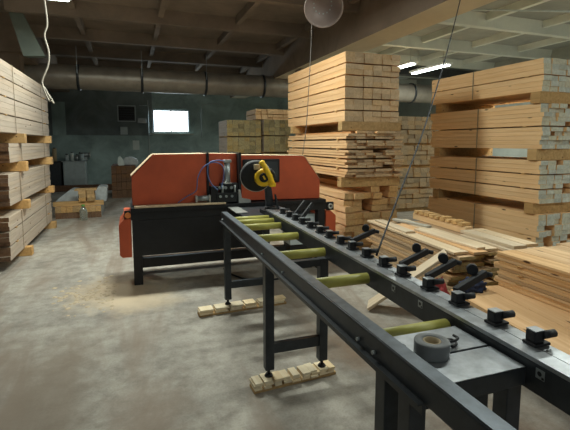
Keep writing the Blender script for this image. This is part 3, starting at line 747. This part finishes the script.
# ------------------------------------------------------------------ back left corner
# offcut stack
og = 'timbers of the small stack'
for c in range(2):
    for k in range(8):
        tag(board('short_timber', .112, 1.3, .13, ('grey_wood' if k == 7 else 'pine_rough', 'end_brown' if c == 0 else 'end_gold'), (-1.53 + k * .116, 10.95 + R.uniform(-.02, .02), .067 + c * .134), -.0),
            'squared timber in the small stack, %s row, %s' % (('bottom', 'upper')[c], ('first from the left', 'second from the left', 'third from the left', 'fourth from the left', 'fourth from the right', 'third from the right', 'second from the right', 'rightmost')[k]), 'timber', og)
tag(board('cross_timber', .11, 1.02, .10, ('bearer_gold', 'end_gold'), (-1.12, 10.42, .319), PI / 2), 'long squared timber lying across the small stack', 'timber')
for k in range(4):
    for s in range(2):
        if k == 3 and s: continue
        tag(board('timber_block', .15 if k < 3 else .44, .34, .075 if k < 3 else .03, ('bearer_gold', 'end_gold'), (-1.03 + s * .16 + R.uniform(-.01, .01) + (.06 if k == 3 else 0), 10.48, .409 + k * .078 - (.022 if k == 3 else 0)), 0),
            'short block on the small stack, %s' % (('lowest left', 'lowest right'), ('middle left', 'middle right'), ('upper left', 'upper right'), ('flat slat on top',) * 2)[k][s], 'block', 'blocks on the small stack')
tag(MB().prism([(-.16, .268), (.14, .268), (.17, .62), (-.02, .64), (-.1, .52)], 10.9, 11.5, bev=.02).build('plastic_bale', 'plastic_sheet', loc=(-.72, 0, 0)), 'grey plastic wrapped bale on the small timber stack', 'bale')
tag(MB().prism([(-.5, .268), (-.0, .268), (.05, .56), (-.12, .58), (-.3, .44)], 11.0, 11.5, bev=.02).build('plastic_bale', 'plastic_sheet', loc=(-1.22, 0, 0)), 'white plastic wrap lying left on the small timber stack', 'bale')
bo = thing('plastic_bottle', 'clear plastic bottle with green cap on the floor', 'bottle', (-1.0, 10.02, 0))
MB().lathe([(0, .0), (.075, .0), (.08, .02), (.08, .2), (.05, .26), (.028, .285), (.028, .30)], (0, 0, 0.001), seg=20).build('bottle_body', 'glass_bottle', bo)
MB().cyl((0, 0, .302), (0, 0, .335), .034, seg=14).build('bottle_cap', 'green', bo)
# dark timber curb
tag(MB().box(-3.6, -.62, 16.2, 16.45, 0, .2, .01).build('curb_timber', 'timber_dark'), 'long dark timber lying along the floor before the workbench', 'timber')
# workbench
w = thing('work_cabinet', 'pale grey metal cabinet used as workbench by the back wall', 'cabinet', (-1.87, 16.9, 0))
MB().box(-.36, .36, -.3, .3, .1, 1.0, .01).build('cabinet_body', 'ebox', w)
MB().box(-.33, -.005, -.315, -.301, .14, .96, .005).build('cabinet_door', 'ebox', w); MB().box(.005, .33, -.315, -.301, .14, .96, .005).build('cabinet_door', 'ebox', w)
MB().box(-.32, .32, -.26, .26, 0, .1).build('cabinet_plinth', 'black', w); MB().box(-.4, .4, -.33, .3, 1.001, 1.03, .004).build('cabinet_top', 'grey_metal', w)
w = thing('dark_cupboard', 'low black cupboard left of the pale cabinet', 'cabinet', (-2.62, 16.9, 0))
MB().box(-.33, .33, -.28, .28, .0, 1.02, .01).build('cupboard_body', 'black', w); MB().box(-.3, .3, -.292, -.281, .06, .98, .004).build('cupboard_door', 'steel', w)
tg_ = 'things on the back cabinets'
def jar(x, r, h, mat, lab, z=1.031, y=16.8, name='tin'):
    t = thing(name, lab, 'container', (x, y, z), 0, tg_)
    MB().lathe([(0, 0), (r, 0), (r, h), (r * .9, h), (0, h)], (0, 0, 0), seg=18).build('body', mat, t)
    MB().cyl((0, 0, h + .001), (0, 0, h + .03), r * .55, seg=14).build('lid', 'black', t)
jar(-2.12, .07, .22, 'ebox', 'pale tin on the cabinet, leftmost of its top'); jar(-1.95, .06, .28, 'paper', 'white canister on the cabinet, second from left')
jar(-1.80, .055, .2, 'grey_metal', 'short grey tin on the cabinet middle'); jar(-1.64, .08, .25, 'ebox', 'wide pale canister on the cabinet right half')
jar(-2.5, .07, .45, 'card', 'tall brown canister on the black cupboard', 1.021); jar(-2.75, .09, .2, 'black', 'squat black canister on the black cupboard', 1.021)
mg = thing('bench_grinder', 'small grey bench grinder on the right of the cabinet top', 'tool', (-1.56, 17.05, 1.031), 0)
MB().box(-.08, .08, -.08, .08, 0, .12, .01).cyl((-.14, 0, .2), (.14, 0, .2), .085, seg=20).build('grinder_body', 'grey_metal', mg)
MB().cyl((-.19, 0, .2), (-.15, 0, .2), .1, seg=24).build('grinding_wheel', 'steel', mg); MB().cyl((.15, 0, .2), (.19, 0, .2), .1, seg=24).build('grinding_wheel', 'alu', mg)
# dark brick-brown packs
for i in range(4):
    bundle('brown timber pack left of the machine, %s of four' % ('lowest', 'second', 'third', 'topmost')[i], -.56, 13.7, 15.4, .002 + i * .245, .237 + i * .245, 5, .14, [2], ('timber_dark', 'end_brown'), .01, .02, group='brown packs behind machine')
tag(MB().prism([(-.1, 0), (.1, 0), (.08, .12), (.0, .26), (-.07, .28), (-.1, .16)], -.12, .12, bev=.02).build('plastic_bag', 'paper', loc=(-.27, 13.9, .98)), 'small white bag on the brown timber packs', 'bag')
tag(MB().prism([(-.24, 0), (.24, 0), (.22, .16), (.0, .26), (-.2, .22)], -.2, .25, bev=.03).build('plastic_wrap', 'plastic_sheet', loc=(.0, 14.4, .98)), 'grey crumpled plastic wrap on the brown timber packs', 'bag')
# on the back wall
pf = thing('vent_frame', 'dark square vent with pale frame high on the back wall', 'vent', (-.08, 17.49, 2.78))
MB().box(-.29, .29, -.012, .0, -.27, .27).build('vent_panel', 'black', pf)
MB().box(-.33, -.29, -.03, .0, -.31, .31).box(.29, .33, -.03, 0, -.31, .31).box(-.29, .29, -.03, 0, .27, .31).box(-.29, .29, -.03, 0, -.31, -.27).build('vent_rim', 'ebox', pf)
sl = MB()
for k in range(6): sl.box(-.288, .288, -.026, -.0125, -.23 + k * .09, -.2 + k * .09)
sl.build('vent_slats', 'steel', pf)
jb = thing('junction_box', 'small grey junction box below the wall vent', 'box', (-.2, 17.4995, 2.13))
MB().box(-.13, .13, -.09, 0, -.15, .15, .012).build('box_body', 'ebox', jb); MB().box(-.11, .11, -.1, -.091, -.13, .13, .004).build('box_lid', 'ebox', jb)
tag(MB().box(-.12, .12, -.006, 0, -.18, .18).build('wall_notice', 'paper', loc=(.22, 17.492, 1.58)), 'white paper notice pinned on the back wall', 'notice')
tag(MB().box(-.22, .22, -.02, 0, -.6, .6).build('wall_board', 'wall_low', loc=(-2.4, 17.49, 2.55)), 'greenish grey board on the wall above the cabinets', 'board')
tag(MB().cyl((.70, 17.46, .4), (.70, 17.46, 3.3), .018, seg=10).cyl((.38, 17.46, 3.1), (.70, 17.46, 3.1), .012, seg=8).build('wall_conduit', 'ebox'), 'thin grey conduit running up the wall beside the window', 'pipe')
tag(MB().box(.3, .62, 17.36, 17.49, 2.42, 2.62, .01).build('wall_switch_box', 'grey_metal'), 'low grey box on the wall left of the window', 'box')
tag(MB().tube([(2.75, 17.46, 1.9), (2.75, 17.46, 3.0), (2.9, 17.46, 3.2), (3.5, 17.46, 3.25)], .015).build('wall_conduit', 'ebox'), 'thin conduit bending over the wall right of the window', 'pipe')
# right bay: dark beam under the ceiling and pipes
struct(MB().box(4.552, 11.198, 11.0, 11.25, 3.70, 3.95, .01).build('steel_crossbeam', 'steel'))
tag(MB().tube([(4.56, 6.2, 3.88), (7.0, 5.6, 3.93), (11.1, 4.6, 3.98)], .016).build('ceiling_conduit', 'ebox'), 'pale conduit slanting under the white ceiling at right', 'pipe')

# ------------------------------------------------------------------ world, camera, view
wd = bpy.data.worlds.new('World'); S.world = wd; wd.use_nodes = True
bg = wd.node_tree.nodes['Background']; bg.inputs[0].default_value = (.74, .88, 1, 1); bg.inputs[1].default_value = .42
cd = bpy.data.cameras.new('Camera'); cam = bpy.data.objects.new('Camera', cd); COL.objects.link(cam)
cam.location = (0, 0, 1.65); cam.rotation_euler = (math.radians(84), 0, -math.radians(19.936))
cd.sensor_width = 36; cd.lens = 425 / 570 * 36; cd.shift_y = -27 / 570; cd.clip_start = .05
S.camera = cam
S.view_settings.view_transform = 'Standard'; S.view_settings.look = 'None'; S.view_settings.gamma = 1; S.view_settings.use_curve_mapping = False
S.view_settings.exposure = -.8
